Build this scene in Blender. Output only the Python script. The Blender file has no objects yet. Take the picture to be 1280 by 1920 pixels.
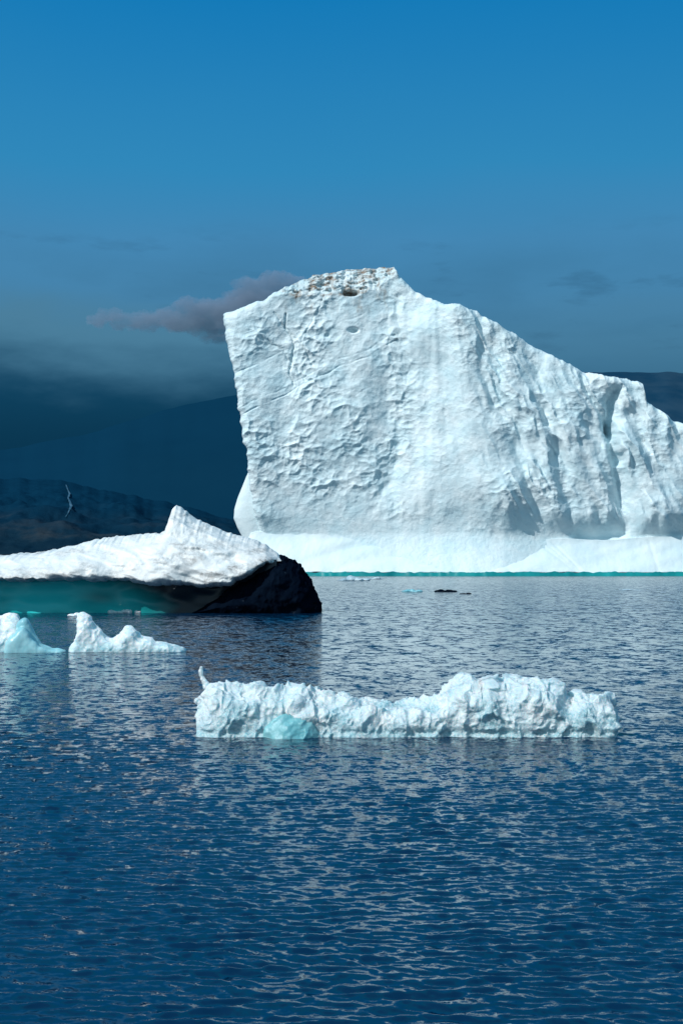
import bpy, bmesh, math, random
import numpy as np
from mathutils import Vector
random.seed(4); rng=np.random.RandomState(7)
SC=bpy.context.scene; C=SC.collection
FPX=2600.0; H=4.0; HOR=1060.0
def wx(px,d): return (np.asarray(px,float)-640)/FPX*d
def wz(py,d): return H+(HOR-np.asarray(py,float))/FPX*d
# ---------------------------------------------------------------- noise
perm=rng.permutation(256); perm=np.concatenate([perm,perm,perm])
g3=rng.normal(size=(256,3)); g3/=np.linalg.norm(g3,axis=1)[:,None]
def perlin(x,y,z=0.0):
    x,y,z=np.broadcast_arrays(np.asarray(x,float),np.asarray(y,float),np.asarray(z,float))
    xi=np.floor(x).astype(int);yi=np.floor(y).astype(int);zi=np.floor(z).astype(int)
    xf=x-xi;yf=y-yi;zf=z-zi
    u=xf*xf*xf*(xf*(xf*6-15)+10);v=yf*yf*yf*(yf*(yf*6-15)+10);w=zf*zf*zf*(zf*(zf*6-15)+10)
    def gr(a,b,c):
        h=perm[(perm[(perm[(xi+a)&255]+yi+b)&255]+zi+c)&255]
        g=g3[h]; return g[...,0]*(xf-a)+g[...,1]*(yf-b)+g[...,2]*(zf-c)
    L=lambda a,b,t:a+(b-a)*t
    return 1.6*L(L(L(gr(0,0,0),gr(1,0,0),u),L(gr(0,1,0),gr(1,1,0),u),v),
             L(L(gr(0,0,1),gr(1,0,1),u),L(gr(0,1,1),gr(1,1,1),u),v),w)
def fbm(x,y,z=0.0,o=4,gain=.5):
    s=0;a=1.0;f=1.0
    for k in range(o):
        s=s+a*perlin(np.asarray(x)*f+k*17.3,np.asarray(y)*f+k*5.1,np.asarray(z)*f+k*9.7); a*=gain; f*=2.03
    return s
def worley(x,y,z=None,seed=0):
    x=np.asarray(x,float);y=np.asarray(y,float)
    three=z is not None
    z=np.asarray(z,float) if three else np.zeros_like(x)
    xi=np.floor(x).astype(int);yi=np.floor(y).astype(int);zi=np.floor(z).astype(int)
    f1=np.full(x.shape,9.0);f2=np.full(x.shape,9.0)
    jt=np.random.RandomState(seed+3).rand(256,3)
    for a in (-1,0,1):
        for b in (-1,0,1):
            for c in ((-1,0,1) if three else (0,)):
                h=perm[(perm[(perm[(xi+a)&255]+yi+b)&255]+zi+c)&255]
                j=jt[h]
                d=(xi+a+j[...,0]-x)**2+(yi+b+j[...,1]-y)**2
                if three: d=d+(zi+c+j[...,2]-z)**2
                d=np.sqrt(d)
                f2=np.minimum(f2,np.maximum(f1,d)); f1=np.minimum(f1,d)
    return f1,f2
def ss(a,b,x):
    t=np.clip((np.asarray(x,float)-a)/(b-a),0,1); return t*t*(3-2*t)
def segd(px,py,a,b):
    ax,ay=a;bx,by=b; dx,dy=bx-ax,by-ay
    t=np.clip(((px-ax)*dx+(py-ay)*dy)/(dx*dx+dy*dy),0,1)
    return np.hypot(px-ax-t*dx,py-ay-t*dy)
rd=lambda n:(1-np.abs(n)*2)
cup=lambda f:np.minimum(f,.85)**1.8
# ---------------------------------------------------------------- objects
def props(o,label=None,cat=None,group=None,kind=None):
    if label:o['label']=label
    if cat:o['category']=cat
    if group:o['group']=group
    if kind:o['kind']=kind
    return o
def empty(name,loc,label,cat,group=None):
    o=bpy.data.objects.new(name,None);C.objects.link(o);o.location=loc
    return props(o,label,cat,group)
def link(name,me,mat,parent=None,smooth=True):
    o=bpy.data.objects.new(name,me);C.objects.link(o)
    if mat: me.materials.clear(); me.materials.append(mat)
    me.polygons.foreach_set('use_smooth',np.full(len(me.polygons),smooth))
    if parent:
        n=len(me.vertices);co=np.empty(n*3);me.vertices.foreach_get('co',co)
        co=co.reshape(-1,3)-np.array(parent.location)
        me.vertices.foreach_set('co',co.ravel()); o.parent=parent
    me.update()
    return o
def setattr_f(me,k,a):
    at=me.attributes.new(k,'FLOAT','POINT');at.data.foreach_set('value',np.asarray(a).ravel().astype(np.float32))
def grid(name,V,mat,parent=None,attrs=None,wrap=False,smooth=True,flip=False):
    n,m,_=V.shape
    idx=np.arange(n*m).reshape(n,m)
    if wrap: idx=np.concatenate([idx,idx[:,:1]],axis=1)
    q=np.stack([idx[:-1,:-1],idx[:-1,1:],idx[1:,1:],idx[1:,:-1]],-1).reshape(-1,4)
    if flip:q=q[:,::-1]
    me=bpy.data.meshes.new(name)
    me.vertices.add(n*m);me.vertices.foreach_set('co',V.reshape(-1,3).astype(np.float32).ravel())
    me.loops.add(q.size);me.loops.foreach_set('vertex_index',q.ravel().astype(np.int32))
    me.polygons.add(len(q));me.polygons.foreach_set('loop_start',np.arange(0,q.size,4,dtype=np.int32))
    try: me.polygons.foreach_set('loop_total',np.full(len(q),4,dtype=np.int32))
    except Exception: pass
    me.update(calc_edges=True)
    if attrs:
        for k,a in attrs.items(): setattr_f(me,k,a)
    return link(name,me,mat,parent,smooth)
def remesh_disp(me,voxel,disp,smooth=0,attr=None,coarse=None):
    o=bpy.data.objects.new('tmp',me);C.objects.link(o)
    if coarse:
        md=o.modifiers.new('r0','REMESH');md.mode='VOXEL';md.voxel_size=coarse[0]
        sm=o.modifiers.new('s0','SMOOTH');sm.factor=.5;sm.iterations=coarse[1]
    md=o.modifiers.new('r','REMESH');md.mode='VOXEL';md.voxel_size=voxel
    if smooth:
        sm=o.modifiers.new('s','SMOOTH');sm.factor=.5;sm.iterations=smooth
    dg=bpy.context.evaluated_depsgraph_get();dg.update()
    m2=bpy.data.meshes.new_from_object(o.evaluated_get(dg))
    bpy.data.objects.remove(o)
    n=len(m2.vertices);co=np.empty(n*3);m2.vertices.foreach_get('co',co);co=co.reshape(-1,3)
    no=np.empty(n*3);m2.vertex_normals.foreach_get('vector',no);no=no.reshape(-1,3)
    co=co+no*disp(co)[:,None]
    m2.vertices.foreach_set('co',co.ravel());m2.update()
    if attr: setattr_f(m2,'dirt_shade_tint',attr(co))
    return m2
def balls_mesh(bl,voxel,disp,sub=2,smooth=0,attr=None,coarse=None):
    bm=bmesh.new();bmesh.ops.create_icosphere(bm,subdivisions=sub,radius=1)
    bv=np.array([v.co[:] for v in bm.verts]);bf=np.array([[v.index for v in f.verts] for f in bm.faces]);bm.free()
    A=np.array(bl);n=len(A)
    V=(bv[None]*A[:,None,3:6]+A[:,None,:3]).reshape(-1,3)
    Fc=(bf[None]+(np.arange(n)*len(bv))[:,None,None]).reshape(-1,3)
    me=bpy.data.meshes.new('tmp');me.from_pydata(V.tolist(),[],Fc.tolist());me.update()
    return remesh_disp(me,voxel,disp,smooth,attr,coarse)
# ---------------------------------------------------------------- materials
def mat(name):
    m=bpy.data.materials.new(name);m.use_nodes=True
    nt=m.node_tree;b=nt.nodes['Principled BSDF'];return m,nt,b
def nd(nt,t,**k):
    n=nt.nodes.new(t)
    for a,v in k.items(): setattr(n,a,v)
    return n
def noise_node(nt,coord,scale,detail=6,rough=.6,sc=(1,1,1),out='Fac'):
    mp=nd(nt,'ShaderNodeMapping');mp.inputs['Scale'].default_value=sc
    nt.links.new(coord,mp.inputs[0])
    n=nd(nt,'ShaderNodeTexNoise');n.inputs['Scale'].default_value=scale;n.inputs['Detail'].default_value=detail
    n.inputs['Roughness'].default_value=rough
    nt.links.new(mp.outputs[0],n.inputs['Vector']);return n.outputs[out]
def ramp(nt,fac,stops,interp='LINEAR'):
    r=nd(nt,'ShaderNodeValToRGB');r.color_ramp.interpolation=interp
    e=r.color_ramp.elements
    while len(e)>1:e.remove(e[-1])
    e[0].position=stops[0][0];c=stops[0][1];e[0].color=(*c,1)
    for p,c in stops[1:]:
        x=e.new(p);x.color=(*c,1)
    nt.links.new(fac,r.inputs[0]);return r.outputs[0]
def mixc(nt,f,a,b,mode='MIX'):
    m=nd(nt,'ShaderNodeMix',data_type='RGBA',blend_type=mode)
    for s,v in ((m.inputs[0],f),(m.inputs[6],a),(m.inputs[7],b)):
        if isinstance(v,(int,float)): s.default_value=v
        elif isinstance(v,tuple): s.default_value=(*v,1)
        else: nt.links.new(v,s)
    return m.outputs[2]
def mth(nt,op,a,b=0.0,clamp=False):
    m=nd(nt,'ShaderNodeMath',operation=op);m.use_clamp=clamp
    for s,v in ((m.inputs[0],a),(m.inputs[1],b)):
        if isinstance(v,(int,float)): s.default_value=v
        else: nt.links.new(v,s)
    return m.outputs[0]
def vmth(nt,op,a,b=None,scale=None):
    m=nd(nt,'ShaderNodeVectorMath',operation=op)
    for s,v in ((m.inputs[0],a),(m.inputs[1],b)):
        if v is None: continue
        if isinstance(v,tuple): s.default_value=v
        else: nt.links.new(v,s)
    if scale is not None:
        if isinstance(scale,(int,float)): m.inputs[3].default_value=scale
        else: nt.links.new(scale,m.inputs[3])
    return m.outputs[0]
def mrg(nt,src,a,b,c,d,smooth=True):
    m=nd(nt,'ShaderNodeMapRange',interpolation_type='SMOOTHSTEP' if smooth else 'LINEAR');nt.links.new(src,m.inputs[0])
    for i_,v_ in ((1,a),(2,b),(3,c),(4,d)):m.inputs[i_].default_value=v_
    return m.outputs[0]
def bump(nt,b,h,dist,strength=1.0,prev=None):
    n=nd(nt,'ShaderNodeBump');n.inputs['Strength'].default_value=strength;n.inputs['Distance'].default_value=dist
    nt.links.new(h,n.inputs['Height'])
    if prev: nt.links.new(prev,n.inputs['Normal'])
    nt.links.new(n.outputs[0],b.inputs['Normal']);return n.outputs[0]
def ice_mat(name,c1,c2,scale,bdist,dirt_shade_tint=(.09,.065,.05),sss=0.0,ssc=.1,rough=.55,detail=8,hard=4.5,thr=.36,spec=.35,dsc=None):
    m,nt,b=mat(name)
    tc=nd(nt,'ShaderNodeTexCoord').outputs['Object']
    n1=noise_node(nt,tc,scale*.25,5)
    col=ramp(nt,n1,[(.35,c1),(.65,c2)])
    at=nd(nt,'ShaderNodeAttribute',attribute_name='dirt_shade_tint')  # mask serves real dirt, teal tint and painted shade, depending on material
    n2=noise_node(nt,tc,dsc or scale*2.2,8,.7)
    f=mth(nt,'MULTIPLY',at.outputs['Fac'],mth(nt,'MULTIPLY',mth(nt,'SUBTRACT',n2,thr),hard,True),True)
    col=mixc(nt,f,col,dirt_shade_tint)
    nt.links.new(col,b.inputs['Base Color'])
    b.inputs['Roughness'].default_value=rough;b.inputs['Specular IOR Level'].default_value=spec
    if sss:
        b.inputs['Subsurface Weight'].default_value=sss;b.inputs['Subsurface Radius'].default_value=(.35,.85,1.0)
        b.inputs['Subsurface Scale'].default_value=ssc
    p=bump(nt,b,noise_node(nt,tc,scale,detail,.62),bdist)
    return m
M_cliff=ice_mat('glacier_ice',(.55,.73,.79),(.70,.81,.84),.45,.5,dirt_shade_tint=(.19,.125,.08),hard=4.0,thr=.36,dsc=.42)
M_foot=ice_mat('smooth_ice',(.62,.77,.82),(.71,.82,.845),.45,.25)
M_snow=ice_mat('weathered_ice',(.74,.79,.80),(.82,.84,.83),1.6,.10,dirt_shade_tint=(.26,.25,.24))
M_growl=ice_mat('sea_ice',(.68,.81,.85),(.82,.87,.88),5.0,.06,sss=.5,ssc=.35,rough=.35,dirt_shade_tint=(.20,.52,.60),hard=2.5,thr=.25)
M_floe=ice_mat('clear_floe_ice',(.58,.74,.80),(.80,.87,.88),9.0,.08,sss=.5,ssc=.15,rough=.22,dirt_shade_tint=(.18,.46,.54),hard=3.0,thr=.33,spec=.6,detail=8)
M_bluei=ice_mat('blue_ice',(.12,.42,.48),(.28,.57,.61),4.0,.06,sss=.3,ssc=.3,rough=.12,spec=.7)
M_teal=ice_mat('teal_ice',(.015,.58,.60),(.025,.66,.66),.06,.06,dirt_shade_tint=(.002,.012,.022),rough=.3,hard=30,thr=.1,detail=3)  # second colour is the undercut's painted shade
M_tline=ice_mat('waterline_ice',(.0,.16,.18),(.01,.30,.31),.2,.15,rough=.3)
M_dark=ice_mat('shaded_dirty_ice',(.001,.003,.008),(.003,.007,.015),1.5,.10,dirt_shade_tint=(.14,.20,.26),rough=.8,hard=9,thr=.57,spec=0.0)  # near-black base: dirty ice with its shade painted in
# ---------------------------------------------------------------- big iceberg
D0=520.0
berg=empty('iceberg',(float(wx(850,D0)),D0,0),'towering white iceberg with steep scalloped face and dirty brown peak','iceberg')
TP=np.array([(400,594),(420,590),(450,582),(500,562),(530,541),(560,520),(600,505),(650,495),(700,490),(738,494),(748,516),(780,548),(830,572),(890,589),(930,612),(1000,652),(1060,683),(1120,704),(1195,713),(1204,720),(1211,750),(1240,770),(1280,793),(1400,850),(1550,940),(1700,1020),(1760,1060)],float)
LE=np.array([(590,420),(605,418),(650,428),(690,438),(750,447),(800,452),(850,463),(890,467),(930,470),(970,478),(1000,484),(1030,490),(1080,492)],float)
FBX=[436,470,600,740,800,880,940,1000,1095,1280,1500,1760];FBY=[-6,1,3.5,3.8,5.0,6.8,6.8,5.2,4.0,1,-12,-44]
NR,NC=450,660
v=np.linspace(0,1,NR); u=np.linspace(0,1,NC)
g=np.where(u<.86,u/.86*.655,.655+(u-.86)/.14*.345)
pyl=1080-(1080-590)*v
XL=np.interp(pyl,LE[:,0],LE[:,1])+fbm(pyl/22,3.3,o=4)*4
px=XL[:,None]+(1755-XL[:,None])*g[None,:]
T=np.interp(px,TP[:,0],TP[:,1])+fbm(px/24,px*0+8.1,o=4)*4.5*ss(400,440,px)
py=1080-(1080-T)*v[:,None]
n_a=fbm(px/50,py/50,1.5,4);n_b=fbm(px/50,py/50,7.5,4)
wxp=px+n_a*8; wyp=py+n_b*8
lean=.27*ss(800,900,px)
pl=px-(py-800)*lean
plw=pl+fbm(px/110,py/110,3,2)*20
Fw=np.interp(plw,[380,440,600,700,735,775,870,895,925,960,1000,1050,1095,1125,1165,1215,1280,1500,1750],[4,6.5,5,3,1.6,3.5,10.8,11.1,10,7.6,7.4,4.2,4.4,1.0,4.8,2.2,0,-12,-45])
Fw+=fbm(px/130,py/170,4.2,2)*1.8
left=1-ss(730,790,px); right=ss(850,960,pl); mid=1-left-right
m1=.22+1.15*np.clip(fbm(px/90,py/90,11,2)+.30,0,1)
det=0
f1,f2=worley(wxp/27,wyp/22,seed=1)
det=det+(cup(f1)*1.1+.26*np.exp(-(f2-f1)/.2))*m1*(left*.95+mid*.28+right*.5)
f1,f2=worley(wxp/13+9,wyp/11,seed=2)
det=det+(cup(f1)*.6+.13*np.exp(-(f2-f1)/.2))*m1*(left+mid*.55+right*.6)
det=det+fbm(px/30,py/24,2.2,3,.45)*(.32*left+.15*mid+.25*right)
det=det+fbm(pl/22,py/260,3.2,2)*.45*mid
Fw+=fbm(plw/54,py/280,6.1,2)*3.2*right+fbm(plw/52,py/300,6.1,2)*.7*mid
dg_=(px*.80-py*.42)
det=det+rd(fbm(dg_/26+n_a*.25,(py+px*.4)/190,9.1,2))*(1.9*right+.1*mid)*(.25+np.clip(fbm(px/80,py/80,1.1,2)+.45,0,1))
midz=ss(700,850,px)*(1-ss(900,1040,px))
fade=1-ss(960,1010,py)*.8*(1-midz)-midz*ss(965,1050,py)*.88
Fw+=det*fade
s=py+.49*(px-455)+fbm(px/60,py/60,8,2)*8
for s0,w,dp in ((782,1.5,.5),(768,1.5,.25),(700,1.5,.25),(845,1.8,.15)):
    Fw-=left*dp*np.exp(-((s-s0)/w)**2)*ss(430,460,px)*(.1+1.2*np.clip(fbm(px/40,s0,2,2)+.3,0,1))
for a,b,w,dp in (((538,598),(550,720),1.6,1.0),((500,640),(600,735),1.6,.5),((515,590),(590,690),1.6,.6),((610,560),(565,650),1.6,.4),((742,560),(762,700),10,.9),((762,700),(742,870),12,.9),((742,870),(700,960),10,.6),
                 ((1000,680),(1030,860),11,1.2),((1030,860),(1050,1000),12,.8),
                 ((1150,742),(1138,800),12,5.5),((1138,800),(1150,862),11,4.5),((1152,868),(1175,985),16,1.2)):
    dd=segd(px+n_a*10,py+n_b*10,a,b); Fw-=dp*np.exp(-(dd/w)**2)
for cx,cy,rx,ry,dp in ((657,551,15,6,6),(662,622,9,5,2.4),(612,632,6,4,.6)):
    Fw-=dp*np.exp(-(((px-cx)/rx)**2+((py-cy)/ry)**2)**2)
L=np.interp(px,[490,520,560,600,650,700,745,765],[560,552,560,556,556,546,510,475])+fbm(px/14,2.2,o=3)*6
Fw-=np.clip(L-py,0,60)*.2*1.05
Fw+=ss(0,10,L-py)*fbm(px/16,py/9,3.1,4,.55)*1.6
um=(1-ss(520,850,px))*.45+ss(900,1130,px)
flare=8.5*np.clip((py-998)/82,0,1)**1.5
Fb=np.interp(px,FBX,FBY)-1.5-um*1.5+(1-um)*(.7+flare)+um*flare*.4
kb=ss(905,1012,py+fbm(px/60,9,o=2)*6)
kb=kb*(1-um)+um*ss(960,1012,py+fbm(px/40,5,o=2)*6)
Fw=Fw*(1-kb)+(Fb+det*fade*(.15+.75*midz))*kb
Fw-=3.0*np.exp(-(segd(px,py,(1085,1006),(1160,1002))/13)**2)
dt=(py-T)*.2; R=3.2; q=np.clip(1-dt/R,0,1); Fw-=R*(1-np.sqrt(1-q*q*.98))
dl=(px-XL[:,None])*.2; R=3.0; q=np.clip(1-dl/R,0,1); Fw-=R*(1-np.sqrt(1-q*q*.98))
X=wx(px,D0);Z=wz(py,D0);Y=D0-Fw
dirt_shade_tint=ss(-6,8,L-py)*ss(505,545,px)*(1-ss(735,752,px))*(.15+2.2*np.clip(fbm(px/34,py/12,4.4,4)+.12,0,1))
dirt_shade_tint+=1.0*np.exp(-(((px-657)/17)**2+((py-549)/9)**2)**2)  # hollow darkened in the colour to read as a shaded hole
dirt_shade_tint+=.9*ss(.0,.6,fbm(px/16,py/34,8.2,4))*ss(530,570,px)*(1-ss(710,745,px))*(1-ss(558,605,py))
dirt_shade_tint+=.25*ss(.3,.7,fbm(px/30,py/60,3.2,4))*(1-ss(600,690,py))
dirt_shade_tint=np.clip(dirt_shade_tint,0,1)
NS=24;TH=55.0
sl=np.linspace(1,1/NS,NS)
XLs=X[:,:1]+sl[None,:]*9; YLs=Y[:,:1]+(sl[None,:]**1.2)*TH; ZLs=np.repeat(Z[:,:1],NS,1)
nzs=fbm(YLs/9,ZLs/9,1.1,4)*1.0
V=np.stack([np.concatenate([XLs+np.abs(nzs)*.6,X],1),np.concatenate([YLs,Y],1),np.concatenate([ZLs,Z],1)],-1)
dirt_shade_tint=np.concatenate([np.zeros((NR,NS)),dirt_shade_tint],1)
tp=V[-1:];tl=[];NT=20
for k in range(1,NT+1):
    t=k/NT;r=tp.copy();r[...,0]=np.maximum(r[...,0],float(wx(420,D0))+t*26)
    r[...,1]=np.maximum(tp[...,1],tp[...,1]*0+D0+t*TH);r[...,2]=np.maximum(r[...,2]-t*9+fbm(r[...,0]/12,r[...,1]/12,2,3)*1.2*min(1,t*3)-1.0*min(1,t*4),.5);tl.append(r)
bk=tl[-1].copy();bk[...,2]=-1;tl.append(bk)
V=np.concatenate([V]+tl,0);dirt_shade_tint=np.concatenate([dirt_shade_tint]+[dirt_shade_tint[-1:]*.5]*len(tl),0)
grid('ice_cliff',V,M_cliff,berg,{'dirt_shade_tint':dirt_shade_tint})
# foot
nu,nw=520,70
pxf=np.linspace(446,1760,nu)[None,:];w=np.linspace(0,1,nw)[:,None]
fw0=np.interp(pxf,FBX,FBY)
topf=np.interp(pxf,[430,480,700,800,900,980,1060,1120,1280,1760],[1010,996,1002,1022,1028,1018,1010,1012,1004,1040])+fbm(pxf/90,1.2,o=2)*3
zt=wz(topf,D0)
zz=zt*(1-w)+1.5*w+fbm(pxf/30,4.4,o=3)*.35*ss(.8,1,w)
ff=fw0-1.5+ (w**1.45)*8.5*np.ones_like(pxf)+fbm(pxf/150+w,w*1.2+pxf/300,3,2)*.7*ss(0,.3,w)+fbm(pxf/24,w*2,5,3)*.14
for a_,b_,s_,d_ in ((1000,70,4,.3),(1012,64,3,.25),(1026,56,3,.3),(1215,10,3,.2)):
    ff+=-d_*np.exp(-((pxf-(a_+w*b_))/s_)**2)*ss(0,.2,w)
xx=wx(pxf+0*w,D0)
inner=np.stack([xx[:1],D0-ff[:1]+10,zz[:1]*1.0+.3],-1)
lip=np.stack([xx[-1:],D0-ff[-1:]+.3,zz[-1:]-.3],-1)
Vf=np.concatenate([inner,np.stack([xx,D0-ff,zz],-1),lip],0)
grid('smooth_foot',Vf,M_foot,berg,flip=True)
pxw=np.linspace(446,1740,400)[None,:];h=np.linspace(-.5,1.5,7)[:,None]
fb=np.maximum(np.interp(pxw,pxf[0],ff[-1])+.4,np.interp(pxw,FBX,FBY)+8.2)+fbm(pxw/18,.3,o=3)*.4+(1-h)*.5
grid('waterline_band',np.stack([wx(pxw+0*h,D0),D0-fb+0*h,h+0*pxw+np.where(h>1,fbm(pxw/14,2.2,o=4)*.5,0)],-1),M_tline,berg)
# fin behind the left edge
zz=np.linspace(0,1,60)[:,None];th=np.linspace(0,2*np.pi,48,endpoint=False)[None,:]
pyz=1010-(1010-872)*zz
xl=np.interp(pyz,[872,890,915,935,955,972,990,1010],[470,463,453,445,439,438,445,456])
xr=np.interp(pyz,[872,1010],[472,500]);cx=(xl+xr)/2;rx=(xr-xl)/2
dd=D0+3
Vn=np.stack([wx(cx+rx*np.cos(th),dd),dd+3*np.sin(th)*(rx/30)+0*zz,wz(pyz+0*th,dd)],-1)
Vn[...,0]+=fbm(Vn[...,1]/6,Vn[...,2]/9,3,3)*.25
grid('side_fin',Vn,M_foot,berg,wrap=True)
# ---------------------------------------------------------------- low dirty berg
D1=118.0
low=empty('low_iceberg',(float(wx(250,D1)),D1,0),'low dirty-white iceberg with a curled peak, teal undercut and black right end','iceberg')
S=[(-320,1062),(-200,1052),(-60,1044),(0,1040),(60,1035),(110,1026),(160,1013),(200,1006),(250,1002),(292,999),(304,993),(309,972),(315,955),(323,947),(334,953),(362,974),(400,990),(430,1001),(470,1010),(500,1024),(520,1037),(530,1052)]
B=[(-320,1092),(0,1090),(120,1088),(250,1091),(300,1099),(350,1097),(400,1105),(440,1096),(470,1080),(500,1058),(530,1053)]
nx=620;pxs=np.linspace(-300,528,nx)
tops0=np.interp(pxs,[a for a,_ in S],[b for _,b in S])
kk=np.exp(-(np.arange(-80,81)/38.0)**2);kk/=kk.sum()
topsm=np.convolve(np.pad(tops0,80,'edge'),kk,'valid')
topsm=np.where(pxs>440,tops0*ss(440,500,pxs)+topsm*(1-ss(440,500,pxs)),topsm)
tops=tops0+fbm(pxs/10,1.7,o=4)*2.2
bots=np.interp(pxs,[a for a,_ in B],[b for _,b in B])
zb=wz(bots,D1-4);hgt=np.maximum(wz(topsm,D1+3)-zb,.15);ext=wz(tops,D1+3)-wz(topsm,D1+3)
botn=fbm(pxs/16,5.7,o=4)*.17
sec=np.array([(2.5,.0),(0,-.01),(-3.0,0),(-3.8,.04),(-3.9,.13),(-3.5,.30),(-2.6,.48),(-1.2,.66),(.4,.83),(1.9,.94),(3.0,1.0),(4.4,.97),(7,.8),(10,.4),(12,-.3)])
tt=np.linspace(0,len(sec)-1,170)
so=np.interp(tt,np.arange(len(sec)),sec[:,0]);sf=np.interp(tt,np.arange(len(sec)),sec[:,1])
k=np.ones(9)/9
so=np.convolve(np.pad(so,4,'edge'),k,'valid');sf=np.convolve(np.pad(sf,4,'edge'),k,'valid');sf=sf/sf.max()
en=np.clip((528-pxs)/60,.12,1)**.6
Xs=wx(pxs,D1)[None,:]+0*so[:,None];Ys=D1+so[:,None]*en[None,:]
Zs=zb[None,:]+sf[:,None]*hgt[None,:]+ext[None,:]*ss(.48,1,sf)[:,None]**1.6+botn[None,:]*(1-ss(0,.25,sf))[:,None]
amp=ss(.0,.08,sf)[:,None]*(1-ss(.93,1.0,sf)[:,None]*.8)
n=fbm(Xs/4.5,Zs/2.6,Ys/5,3,.42)*.9
r1=rd(fbm(Xs/4.0+Zs*.5,Zs/2.6,4,3))*.30
ro=ss(-.2,.4,fbm(Xs/5,Zs/2,12,2))
Ys=Ys-(n+r1+fbm(Xs/.8,Zs/.5,8,4,.6)*.13*ro)*amp*en[None,:]
Zs=Zs+fbm(Xs/1.5,Ys/1.5,2,4)*.08*amp
pxg=np.repeat(pxs[None,:],len(so),0)
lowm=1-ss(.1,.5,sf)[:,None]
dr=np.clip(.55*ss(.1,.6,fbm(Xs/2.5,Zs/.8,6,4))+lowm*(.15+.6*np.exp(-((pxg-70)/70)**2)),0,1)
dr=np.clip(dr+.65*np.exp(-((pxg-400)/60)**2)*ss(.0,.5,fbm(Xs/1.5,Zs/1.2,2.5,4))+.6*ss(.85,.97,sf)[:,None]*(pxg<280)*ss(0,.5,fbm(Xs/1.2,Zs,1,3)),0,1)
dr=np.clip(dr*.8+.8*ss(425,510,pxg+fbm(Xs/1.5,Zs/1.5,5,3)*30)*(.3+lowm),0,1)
grid('snow_cap',np.stack([Xs,Ys,Zs],-1),M_snow,low,{'dirt_shade_tint':dr})
pxt=np.linspace(-300,520,400)[None,:];hh=np.linspace(0,1,40)[:,None]
zb2=np.interp(pxt,pxs,zb)+.25
zt2=-.4+hh*(zb2+.4)
yt=D1-1.6+.2*(hh**2)+fbm(pxt/90,hh*1.5,3,2)*.4+0*pxt
drk=np.clip(1.0*ss(200,400,pxt+hh*60)+.08*ss(90,190,pxt)+.5*np.exp(-((pxt-190)/36)**2-((hh-.5)/.22)**2)+.3*np.exp(-((pxt-15)/18)**2-((hh-.4)/.25)**2)+.12*ss(.6,1,hh)+.15*(1-ss(0,.35,hh)),0,1)  # painted shade darkens the undercut toward the black end, rim and base
grid('undercut',np.stack([wx(pxt+0*hh,D1),yt,zt2],-1),M_teal,low,{'dirt_shade_tint':drk})
nx2=240;pd=np.linspace(362,603,nx2)
td=np.interp(pd,[362,386,408,430,455,475,492,505,516,530,548,562,574,582,590,596,603],[1150,1134,1112,1096,1084,1070,1055,1044,1036,1041,1050,1058,1074,1086,1106,1120,1130])+fbm(pd/7,.7,o=4,gain=.6)*3.0*ss(380,460,pd)
secd=np.array([(-.5,-.6),(-.9,0),(-1.0,.25),(-.88,.5),(-.6,.75),(-.1,.95),(.3,1.0),(.9,.9),(1.8,.5),(2.1,-.6)])
t2=np.linspace(0,len(secd)-1,90);o2=np.interp(t2,np.arange(10),secd[:,0]);h2=np.interp(t2,np.arange(10),secd[:,1])
ztd=np.maximum(wz(td,D1-1),.02)
dep=np.interp(pd,[362,440,500,560,590,603],[2.1,3.2,3.7,3.4,2.0,.5])
Xd=wx(pd,D1)[None,:]+0*o2[:,None];Yd=D1+o2[:,None]*dep[None,:];Zd=h2[:,None]*ztd[None,:]
Zd=np.where(h2[:,None]<0,-.5,Zd)
am=ss(-.2,.1,h2)[:,None]*(1-.8*ss(.9,1,h2)[:,None])*ss(372,440,pd)[None,:]
Yd=Yd-(fbm(Xd/1.8,Zd/1.8,1,4,.5)*.55)*am
Xd=Xd+fbm(Zd/.6,Yd,4,4)*.2*ss(0,.1,h2)[:,None]
dd_=.4*ss(.4,.8,fbm(Xd/.4,Zd/.4,7,4))+.4*(Zd<.2)*ss(.15,.45,fbm(Xd/.7,1,o=3))+.35*ss(.78,1.0,h2)[:,None]*ss(-.1,.4,fbm(Xd/.7,Zd/.5,2,3))*(1-ss(500,530,pd))[None,:]
grid('dark_end',np.stack([Xd,Yd,Zd],-1),M_dark,low,{'dirt_shade_tint':np.clip(dd_,0,1)})
# ---------------------------------------------------------------- small bergs
def lump_disp(a,b,off=0.0):
    def f(co):
        x,y,z=co.T
        w_=fbm(x/a,y/a,z/a,2)*.5
        f1,_=worley(x/a+w_,y/a+w_,z/a-w_,seed=4)
        return (f1-.5)*b*.9+fbm(x/(a*1.3),y/(a*1.3),z/(a*1.3),4,.45)*b*.8+off
    return f
def prof_balls(prof,d,depth,rpx,step,base_px,seed,rows=3,jit=1.0):
    r_=random.Random(seed);pxm=d/FPX;out=[]
    xs=np.arange(prof[0][0],prof[-1][0]+.1,step)
    for x in xs:
        t=float(np.interp(x,[p[0] for p in prof],[p[1] for p in prof]))
        hp=base_px-t
        for k in range(rows):
            r=min(rpx*r_.uniform(1-.25*jit,1+.15*jit),max(hp*.6,3))
            fy=(k/(rows-1)-.5)*2 if rows>1 else 0
            top=t+hp*.30*abs(fy)**1.5*r_.uniform(1-.3*jit,1+.3*jit)
            yy=top+r*.9
            while True:
                out.append((float(wx(x+r_.uniform(-.3,.3)*step,d)),d+fy*depth*r_.uniform(1-.12*jit,1+.1*jit),float(wz(yy,d)),r*pxm*r_.uniform(.95,1.15),r*pxm*1.35,r*pxm))
                yy+=r*.7
                if yy>base_px+6:break
                r=min(r*1.15,rpx*1.2)
    return out
D2=64.5
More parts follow.
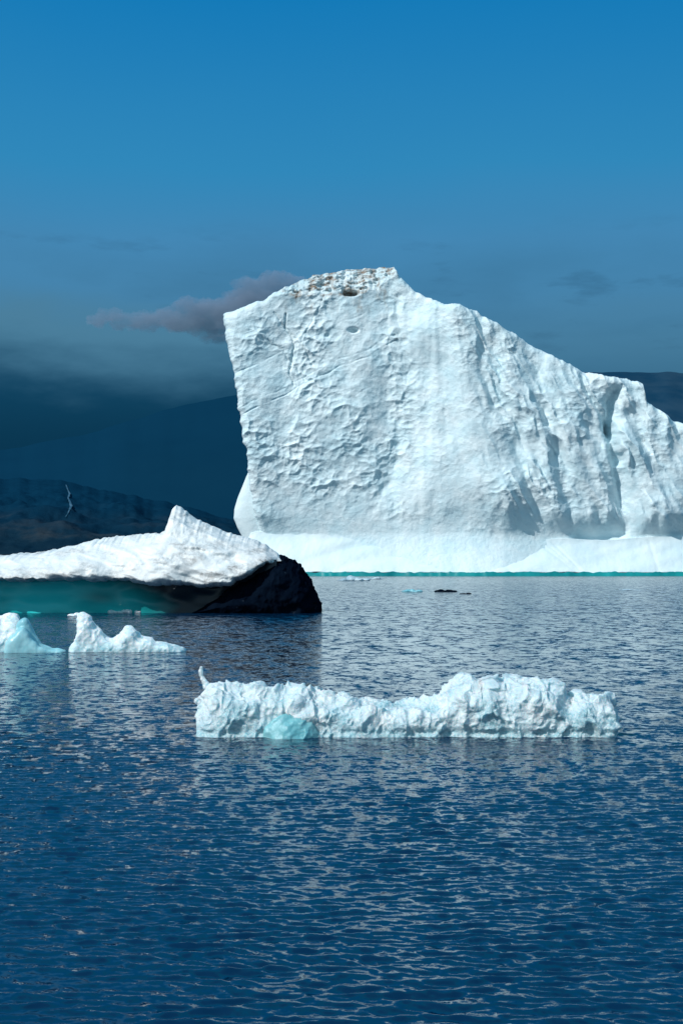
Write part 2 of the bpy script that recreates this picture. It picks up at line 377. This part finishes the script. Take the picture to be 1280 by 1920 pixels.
def lowz(zh,gain=1.0):
    def f(co):
        x,y,z=co.T
        return np.clip((1-ss(0,zh,z))*gain+.35*ss(.1,.6,fbm(x/zh,y/zh,z/zh,3)),0,1)
    return f
def crag(a,b,off=0.0,k2=.38,k3=.14):
    """sharp-crested ridges of broken, melting ice at three sizes"""
    def f(co):
        x,y,z=co.T
        w_=fbm(x/a,y/a,z/a,2)
        r1=1-np.abs(perlin(x/a+w_*.3,y/a,z/(a*1.3)))*2.2
        r2=1-np.abs(perlin(x/(a*.42)+5+w_*.6,y/(a*.42),z/(a*.6)))*2.2
        r3=1-np.abs(perlin(x/(a*.2)+9,y/(a*.2)+w_,z/(a*.26)))*2.2
        return b*((r1-.45)+k2*(r2-.45)*np.clip(r1+.3,0,1.2)+k3*(r3-.45)*np.clip(r2+.3,0,1.2))+fbm(x/(a*2),y/(a*2),z/(a*2),2)*b*.8+off
    return f
gl=empty('small_iceberg',(float(wx(235,D2)),D2,0),'small white iceberg with a pointed left horn, low second hump and low tail','iceberg','small bergs floating before the low iceberg')
pr=[(138,1216),(146,1198),(152,1184),(146,1168),(139,1158),(147,1149),(157,1147),(165,1155),(173,1170),(186,1180),(198,1192),(214,1198),(228,1192),(238,1176),(245,1176),(254,1189),(266,1196),(280,1196),(292,1204),(310,1205),(325,1211),(341,1217)]
bl=prof_balls(pr,D2,.42,5,2.5,1221,2,rows=5,jit=.5)
link('ice_body',balls_mesh(bl,.032,crag(1.0,.085,.03,.5,.3),smooth=2,attr=lowz(.6,.7),coarse=(.05,8)),M_growl,gl)
gl2=empty('small_iceberg',(float(wx(10,D2)),D2,0),'small white iceberg with a pale teal shoulder, cut by the left picture edge','iceberg','small bergs floating before the low iceberg')
pr=[(-90,1202),(-60,1182),(-30,1162),(-6,1154),(8,1158),(20,1149),(30,1151),(38,1170),(46,1192),(54,1214)]
link('ice_body',balls_mesh(prof_balls(pr,D2,.55,6,3,1221,3,rows=5,jit=.5),.035,crag(1.0,.085,.03,.5,.3),smooth=2,attr=lowz(1.0,1.0),coarse=(.05,8)),M_growl,gl2)
M_sh=ice_mat('pale_teal_ice',(.12,.42,.50),(.34,.62,.68),1.5,.05,sss=.3,ssc=.2,rough=.3)
pr=[(22,1192),(36,1172),(46,1160),(54,1172),(64,1193),(74,1208),(94,1215),(120,1218)]
link('teal_shoulder',balls_mesh(prof_balls(pr,D2-.5,.45,7,4,1221,5,rows=3,jit=.5),.04,crag(1.0,.04,.03),smooth=3,coarse=(.06,8)),M_sh,gl2)
# ---------------------------------------------------------------- fore floe
D3=33.0;P3=D3/FPX
fl=empty('ice_floe',(float(wx(765,D3)),D3,0),'long crumbly glassy ice floe nearest the camera with thin spike at left end','ice floe')
pr=[(392,1312),(398,1294),(406,1281),(420,1290),(434,1284),(450,1292),(468,1290),(480,1282),(487,1278),(494,1292),(514,1286),(534,1294),(556,1288),(575,1294),(600,1302),(628,1312),(650,1308),(672,1320),(700,1320),(730,1325),(760,1318),(790,1312),(815,1306),(834,1300),(846,1286),(860,1273),(880,1276),(900,1284),(916,1268),(944,1278),(966,1262),(990,1270),(1015,1282),(1036,1278),(1046,1302),(1064,1322),(1084,1308),(1104,1314),(1122,1302),(1138,1305)]
bl=prof_balls(pr,D3,.56,9,4,1372,9,rows=7,jit=.5)
for a,b,r in ((1136,1310,8),(1141,1317,8),(1138,1328,9),(1132,1342,11),(1122,1356,13)):
    bl.append((float(wx(a,D3)),D3,float(wz(b,D3)),r*P3,r*P3*2,r*P3))
cg=crag(.70,.115,.035,.55,.32)
blk=[(430,1330,62,60),(560,1335,70,60),(690,1345,75,50),(900,1322,85,62),(1000,1325,62,62),(1105,1335,48,48)]
def fd(co):
    x,y,z=co.T
    qx=x/P3+640;qz=(H-z)/P3+HOR
    w_=fbm(x/.5,y/.5,z/.5,3)
    dd=np.stack([np.hypot((qx-a+w_*22)/rx,(qz-b+w_*14)/rz*.6) for a,b,rx,rz in blk]).min(axis=0)
    bul=.10*np.clip(1.1-dd,0,1)
    fr=ss(.2,-.3,y-D3)
    # melted notch along the waterline
    notch=-.07*np.exp(-((z-.10)/.09)**2)*(.4+np.clip(fbm(x/.8,y/.8,3,2)+.5,0,1))
    return cg(co)+bul*fr+notch+fbm(x/.07,y/.07,z/.07,2)*.012
def fa(co):
    x,y,z=co.T
    return np.clip((1-ss(.02,.42,z))*.85+.9*ss(.05,.5,fbm(x/.9,y/.9,z/.6,3))*(1-ss(.6,1.2,z))+.12,0,1)
link('ice_body',balls_mesh(bl,.019,fd,smooth=2,attr=fa,coarse=(.045,10)),M_floe,fl)
sp=[]
for a,b,r in ((377,1253,3.2),(376,1259,4.6),(377,1265,4),(380,1272,4.5),(383,1279,5.5),(387,1287,7.5),(392,1296,9),(376,1310,5),(368,1315,4.5),(375,1320,6),(382,1322,8),(388,1335,9),(388,1350,9),(392,1362,9)):
    sp.append((float(wx(a,D3)),D3,float(wz(b,D3)),r*P3,r*P3,r*P3*1.3))
link('upright_spike',balls_mesh(sp,.014,lambda co:fbm(co[:,0]/.1,co[:,1]/.1,co[:,2]/.1,3)*.014,smooth=2),M_floe,fl)
bm=bmesh.new();dB=D3-.86
for a,b,dy in ((490,1388,.05),(496,1366,.0),(512,1350,-.04),(535,1338,.04),(560,1335,.08),(582,1346,.08),(592,1366,.05),(598,1388,.05),(520,1388,-.26),(566,1388,-.28),(528,1362,-.20),(566,1354,-.10),(576,1374,-.20),(500,1390,.6),(590,1390,.6),(515,1350,.6),(580,1345,.6)):
    bm.verts.new((float(wx(a,dB)),dB+dy,float(wz(b,dB))))
bmesh.ops.convex_hull(bm,input=bm.verts)
me=bpy.data.meshes.new('t');bm.to_mesh(me);bm.free()
link('blue_ice_block',remesh_disp(me,.018,lambda co:fbm(co[:,0]/.25,co[:,1]/.25,co[:,2]/.25,4)*.03,smooth=0),M_bluei,fl)
# ---------------------------------------------------------------- brash bits
def bit(px_,py_,wpx,hpx,label,m=None,seed=0,grp='brash ice bits on the water'):
    d=FPX*H/(py_-HOR);pm=d/FPX;r_=random.Random(seed)
    e=(float(wx(px_,d)),d,0)
    b_=[]
    n_=max(4,int(wpx/6))
    for i in range(n_):
        t=(i+.5)/n_*2-1
        hh_=hpx*(1-t*t)**.5*r_.uniform(.35,1.1)*pm
        b_.append((e[0]+t*wpx/2*pm,d+r_.uniform(-.3,.3)*wpx*pm*.3,hh_*.3,wpx*pm/n_*1.3,wpx*pm*.16,hh_*.8))
    me=balls_mesh(b_,max(hpx*pm/9,wpx*pm/90),lump_disp(hpx*pm*1.2,hpx*pm*.25))
    o=link('ice_fragment',me,m or M_growl)
    co=np.empty(len(me.vertices)*3);me.vertices.foreach_get('co',co);co=co.reshape(-1,3)-np.array(e)
    me.vertices.foreach_set('co',co.ravel());o.location=e;me.update()
    props(o,label,'ice fragment',grp)
M_bit=ice_mat('thin_ice',(.28,.42,.50),(.50,.62,.68),2.0,.05,rough=.4)
bit(235,1149,68,8,'flat pale ice fragment touching the teal undercut of the low iceberg',M_growl,seed=1)
bit(148,1155,36,6,'little white ice fragment just behind the horned small iceberg',seed=2)
bit(546,1150,30,3,'pale ice sliver at the foot of the black iceberg end',M_bit,seed=3)
bit(662,1089,54,8,'pale ice fragment close under the foot of the towering iceberg',M_bit,seed=4)
bit(700,1086,30,4,'tiny pale ice fragment right of the one under the iceberg foot',M_bit,seed=9)
bit(772,1110,30,5,'blue-grey ice fragment left of the dark one on open water',M_sh,seed=5)
bit(835,1110,34,6,'dark ice fragment on open water before the towering iceberg',M_dark,seed=6)
bit(1182,1107,36,3,'pale flat ice fragment on the water near the right edge',M_bit,seed=7)
bit(872,1114,16,3,'tiny dark ice speck right of the dark fragment',M_dark,seed=8)
# ---------------------------------------------------------------- mountains
def terrain_mat(name,cols,scale,bd,haze_tint,z0,z1,xv=None,slate=None):
    m,nt,b=mat(name);tc=nd(nt,'ShaderNodeTexCoord').outputs['Object']
    n=noise_node(nt,tc,scale,9,.62)
    sx=nd(nt,'ShaderNodeSeparateXYZ');nt.links.new(tc,sx.inputs[0])
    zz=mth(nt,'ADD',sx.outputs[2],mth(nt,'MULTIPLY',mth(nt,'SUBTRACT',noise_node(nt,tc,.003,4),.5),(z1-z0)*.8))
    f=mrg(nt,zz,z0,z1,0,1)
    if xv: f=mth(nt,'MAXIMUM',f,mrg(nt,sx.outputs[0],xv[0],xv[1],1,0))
    col=mixc(nt,f,ramp(nt,n,cols),haze_tint)  # distance haze painted into the base colour, by height and sideways
    if slate: col=mixc(nt,mrg(nt,sx.outputs[0],500,800,0,1),col,ramp(nt,noise_node(nt,tc,.008,9,.62),[(.4,slate[0]),(.62,slate[1])]))
    nt.links.new(col,b.inputs['Base Color']);b.inputs['Roughness'].default_value=1.0
    b.inputs['Specular IOR Level'].default_value=0.0
    bump(nt,b,noise_node(nt,tc,scale*2,9,.65),bd);return m
M_far=terrain_mat('distant_rock',[(.35,(.0023,.0275,.058)),(.65,(.0030,.0305,.062)),],.002,2,(.0028,.0315,.066),200,470,(-720,-430),((.007,.040,.080),(.018,.054,.094)))  # dark blue rock colours have cloud shade and haze painted in
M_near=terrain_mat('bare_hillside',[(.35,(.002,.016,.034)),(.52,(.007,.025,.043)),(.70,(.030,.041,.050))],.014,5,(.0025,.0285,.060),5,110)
def farh(x,y):
    p=x/y*FPX+640
    c=np.interp(p,[-900,-300,0,150,250,300,360,440,600,800,1100,1200,1280,1700,2500],[930,880,842,815,784,768,753,738,715,690,696,694,697,740,850])
    hc=wz(c+fbm(p/60,1.3,o=5)*3,4200)
    t=np.where(y<4200,np.clip((y-3000)/1200,0,1)**.8,1-ss(4300,6500,y)*.8)
    return hc*t+fbm(x/320,y/320,3,4,.4)*14*t*(1-ss(3900,4200,y)*.9)
ys=np.concatenate([np.linspace(2950,4300,130),np.linspace(4350,6500,20)])
pp=np.linspace(-900,2500,420)
Yg=ys[:,None]+0*pp[None,:];Xg=(pp[None,:]-640)/FPX*Yg
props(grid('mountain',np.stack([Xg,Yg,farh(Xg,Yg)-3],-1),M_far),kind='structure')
def nearh(x,y):
    p=x/y*FPX+640
    c=np.interp(p,[-1200,-500,0,120,250,350,440,520,620,720],[840,870,893,900,925,950,975,1005,1040,1066])
    hc=wz(c+fbm(p/40,4.3,o=5)*4,2300)
    t=np.clip((y-1400)/900,0,1)**.8*(1-ss(2350,2900,y))
    return hc*t+(fbm(x/110,y/110,5,6,.5)*12+rd(fbm(x/60,y/200,2,4))*3)*np.clip(t*3,0,1)*(1-ss(1900,2250,y)*.85)
ys=np.linspace(1380,2900,240);pp=np.linspace(-1200,760,520)
Yg=ys[:,None]+0*pp[None,:];Xg=(pp[None,:]-640)/FPX*Yg
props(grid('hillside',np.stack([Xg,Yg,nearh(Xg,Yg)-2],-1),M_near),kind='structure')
def hit(px_,py_):
    ds=np.linspace(1420,2300,1200);x=wx(px_,ds);z=wz(py_,ds);h=nearh(x,ds)-2
    k=np.where(h>=z)[0]
    i=k[0] if len(k) else -1
    return x[i],ds[i],h[i]
pts=[(124,910,.8),(126,916,1.3),(128,921,1),(131,927,1.8),(128,935,1.2),(132,943,2.2),(134,950,2.8),(131,957,1.6),(128,964,1),(123,972,.6)]
V=[]
for a,b,w_ in pts:
    V.append([hit(a+w_*k,b) for k in (-1,-.3,.4,1)])
V=np.array(V);V[...,2]+=1.2;V[...,1]-=1.5
M_sn,nt,b=mat('old_snow');tc=nd(nt,'ShaderNodeTexCoord').outputs['Object']
nt.links.new(ramp(nt,noise_node(nt,tc,.08,6),[(.42,(.010,.045,.08)),(.62,(.07,.13,.19))]),b.inputs['Base Color'])
props(grid('snow_streak',V,M_sn),'thin pale snow streak running down the dark hillside at left','snow')
# ---------------------------------------------------------------- cloud
def vapour(name,col,dens):
    M=bpy.data.materials.new(name);M.use_nodes=True;nt=M.node_tree
    nt.nodes.remove(nt.nodes['Principled BSDF'])
    pv=nd(nt,'ShaderNodeVolumePrincipled');pv.inputs['Color'].default_value=(*col,1);pv.inputs['Density'].default_value=dens
    pv.inputs['Anisotropy'].default_value=.1
    nt.links.new(pv.outputs[0],nt.nodes['Material Output'].inputs['Volume']);return M
DC=7000.;PC=DC/FPX
bl=[];r_=random.Random(12)
cp=[(176,603,12),(195,597,18),(218,600,18),(240,602,18),(262,599,20),(285,603,20),(310,600,26),(335,601,26),(360,596,32),(385,594,34),(410,586,38),(435,580,38),(465,564,38),(490,550,36),(515,536,28),(540,526,18),(372,620,16),(400,624,20),(430,608,34)]
for a,b_,r in cp:
    for k in range(8):
        rr=r*r_.uniform(.25,.85);bl.append((float(wx(a+r_.uniform(-1,1)*r*.9,DC)),DC+r_.uniform(-1,1)*60,float(wz(b_+r_.uniform(-1,1)*r*.55,DC)),rr*PC*1.6,rr*PC*1.2,rr*PC*.66))
me=balls_mesh(bl,7,lambda co:fbm(co[:,0]/70,co[:,1]/70,co[:,2]/45,5,.65)*24,smooth=4)
o=link('cloud',me,vapour('cloud_vapour',(.54,.66,.86),.0075));props(o,'long mauve-grey cloud drifting left of the iceberg peak','cloud')
# ---------------------------------------------------------------- water
rows=[-60,-30,-10,0,2,4,6,7.5]
f_r=1385*H
yv=8.0
while yv<300: rows.append(yv); yv+=max(.015,yv*yv/f_r*.62)
rows+=list(np.geomspace(yv+10,14000,60))
rows=np.array(rows)
td=np.linspace(-.29,.29,760)
ts=np.concatenate([-np.geomspace(12,.31,30),td,np.geomspace(.31,12,30)])
Yw=rows[:,None]+0*ts[None,:];Xw=ts[None,:]*np.maximum(rows,6)[:,None]
stp=np.gradient(rows)[:,None]
xst=np.gradient(ts)[None,:]*np.maximum(rows,6)[:,None]
Zw=np.zeros_like(Yw)
wr=np.random.RandomState(21);N=120
gust=1+.6*fbm(Xw/2.2,Yw/4,1,3)
lams=.07*(1.2/.07)**((np.arange(N)+.5)/N)
wt=np.exp(-(np.log(lams/.21)/.75)**2)+.06
wt=wt/np.sqrt((wt**2).sum())
Xp=Xw+fbm(Xw/.6,Yw/.6,5,2)*.07;Yp=Yw+fbm(Xw/.6,Yw/.6,9,2)*.06
for i in range(N):
    lam=lams[i]
    ang=wr.normal(0,.36)+math.radians(5)
    kx=math.sin(ang)*2*math.pi/lam;ky=math.cos(ang)*2*math.pi/lam
    A=.195*wt[i]*math.sqrt(2)*lam/(2*math.pi)
    att=np.clip((lam/np.maximum(stp,xst)-1.8)/2.0,0,1)
    if att.max()<=0:continue
    r_last=np.where(att.max(axis=1)>0)[0].max()+1
    ph=kx*Xp[:r_last]+ky*Yp[:r_last]+wr.rand()*6.28
    Zw[:r_last]+=A*np.sin(ph)*att[:r_last]*gust[:r_last]
Mw,nt,b=mat('sea_water')
tc=nd(nt,'ShaderNodeTexCoord').outputs['Object']
b.inputs['Base Color'].default_value=(.0002,.018,.054,1)
b.inputs['IOR'].default_value=1.42
b.inputs['Specular Tint'].default_value=(.50,.82,1.0,1)
def slope(scale,sc,amp,detail):
    c=noise_node(nt,tc,scale,detail,.6,sc,'Color')
    return vmth(nt,'MULTIPLY',vmth(nt,'SUBTRACT',c,(.5,.5,.5)),(amp*.5,amp,0.0))
geo=nd(nt,'ShaderNodeNewGeometry')
sxyz=nd(nt,'ShaderNodeSeparateXYZ');nt.links.new(geo.outputs['Position'],sxyz.inputs[0]);py_=sxyz.outputs[1]
sA=vmth(nt,'SCALE',slope(1.0,(1.4,.9,1),1.7,5),None,mrg(nt,py_,26,75,.05,1.0,False))
sM=vmth(nt,'SCALE',slope(1.0,(3.8,3.4,1),1.45,4),None,mrg(nt,py_,12,32,.2,1.0,False))
sB=slope(1.0,(9,9,1),.65,4);sC=slope(1.0,(.16,.05,1),.08,3)
nv=vmth(nt,'ADD',vmth(nt,'ADD',vmth(nt,'ADD',geo.outputs['Normal'],sM),sA),vmth(nt,'ADD',sB,sC))
nt.links.new(vmth(nt,'NORMALIZE',nv),b.inputs['Normal'])
nt.links.new(mrg(nt,py_,15,130,.07,.12,False),b.inputs['Roughness'])
props(grid('water',np.stack([Xw,Yw,Zw],-1),Mw),kind='structure')
# ---------------------------------------------------------------- world
W=bpy.data.worlds.new('World');SC.world=W;W.use_nodes=True;nt=W.node_tree
bg=nt.nodes['Background']
EL=math.radians(40);AZ=math.radians(50)
Sd=Vector((-math.sin(AZ)*math.cos(EL),-math.cos(AZ)*math.cos(EL),math.sin(EL)))
sky=nd(nt,'ShaderNodeTexSky',sky_type='NISHITA');sky.sun_disc=False;sky.sun_elevation=EL;sky.sun_rotation=math.atan2(Sd.x,Sd.y)
tc=nd(nt,'ShaderNodeTexCoord').outputs['Generated']
sx=nd(nt,'ShaderNodeSeparateXYZ');nt.links.new(tc,sx.inputs[0]);dx,dy,dz=sx.outputs
mrange=lambda s_,a,b,c,d:mrg(nt,s_,a,b,c,d)
nis=vmth(nt,'SCALE',sky.outputs[0],None,.14)
nz=noise_node(nt,tc,5,6,.55,(1,1,3.2));nz2=noise_node(nt,tc,2.2,3,.5,(1,1,2.5))
zz_=mth(nt,'ADD',dz,mth(nt,'MULTIPLY',mth(nt,'SUBTRACT',nz2,.5),.05))
fac=mth(nt,'MULTIPLY',zz_,1.5,True)
hz=ramp(nt,fac,[(0,(.022,.13,.23)),(.18,(.044,.165,.290)),(.225,(.056,.196,.338)),(.27,(.062,.220,.390)),(.345,(.058,.244,.462)),(.42,(.030,.246,.495)),(.57,(.007,.195,.480)),(.68,(.008,.220,.47)),(.85,(.016,.33,.54)),(1,(.025,.37,.56))])
hz=mixc(nt,mth(nt,'MULTIPLY',mth(nt,'MULTIPLY',mth(nt,'SUBTRACT',nz,.48,),2.0,True),mrange(dz,.14,.27,1,0),True),hz,(.028,.112,.195))
wsp=noise_node(nt,tc,16,5,.6,(1,1,4.0))
hz=mixc(nt,mth(nt,'MULTIPLY',mth(nt,'MULTIPLY',mth(nt,'SUBTRACT',wsp,.58),5.0,True),mth(nt,'MULTIPLY',mrange(dz,.20,.25,1,0),.5),True),hz,(.025,.10,.19))
zb_=mth(nt,'ADD',dz,mth(nt,'MULTIPLY',mth(nt,'SUBTRACT',nz,.5),.09))
lf=mrange(dx,-.14,.12,1,.30)
hz=mixc(nt,mth(nt,'MULTIPLY',mth(nt,'MULTIPLY',mrange(zb_,.195,.155,0,.85),lf),1.0,True),hz,(.072,.210,.325))
hz=mixc(nt,mth(nt,'MULTIPLY',mrange(zb_,.112,.160,1,0),lf),hz,mixc(nt,mrange(dz,.075,.145,0,1),(.0030,.036,.078),(.0055,.058,.122)))
fin=mixc(nt,mrange(dz,.55,.88,.0,.7),hz,nis)
fin=mixc(nt,mth(nt,'MULTIPLY',mrange(dy,-.05,-.45,0,1),mth(nt,'MULTIPLY',mrange(nz2,.3,.6,.4,1),mrange(dz,.5,.85,1,0))),fin,(.34,.52,.62))  # unseen bright sky added behind the camera to fill the shaded ice
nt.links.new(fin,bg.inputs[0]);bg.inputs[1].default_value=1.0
sl=bpy.data.lights.new('sun','SUN');sl.energy=3.7;sl.angle=math.radians(.5);sl.color=(1,.98,.95)
so_=bpy.data.objects.new('sun',sl);C.objects.link(so_);so_.rotation_euler=(-Sd).to_track_quat('-Z','Y').to_euler();so_.location=(-40,-40,60)
# ---------------------------------------------------------------- camera
cam=bpy.data.cameras.new('camera');co_=bpy.data.objects.new('camera',cam);C.objects.link(co_)
cam.sensor_fit='HORIZONTAL';cam.sensor_width=24;cam.lens=FPX/1280*24;cam.shift_y=100/1280
cam.clip_start=.1;cam.clip_end=30000
co_.location=(0,0,H);co_.rotation_euler=(math.pi/2,0,0);SC.camera=co_
SC.view_settings.view_transform='Standard';SC.view_settings.look='None';SC.view_settings.exposure=0
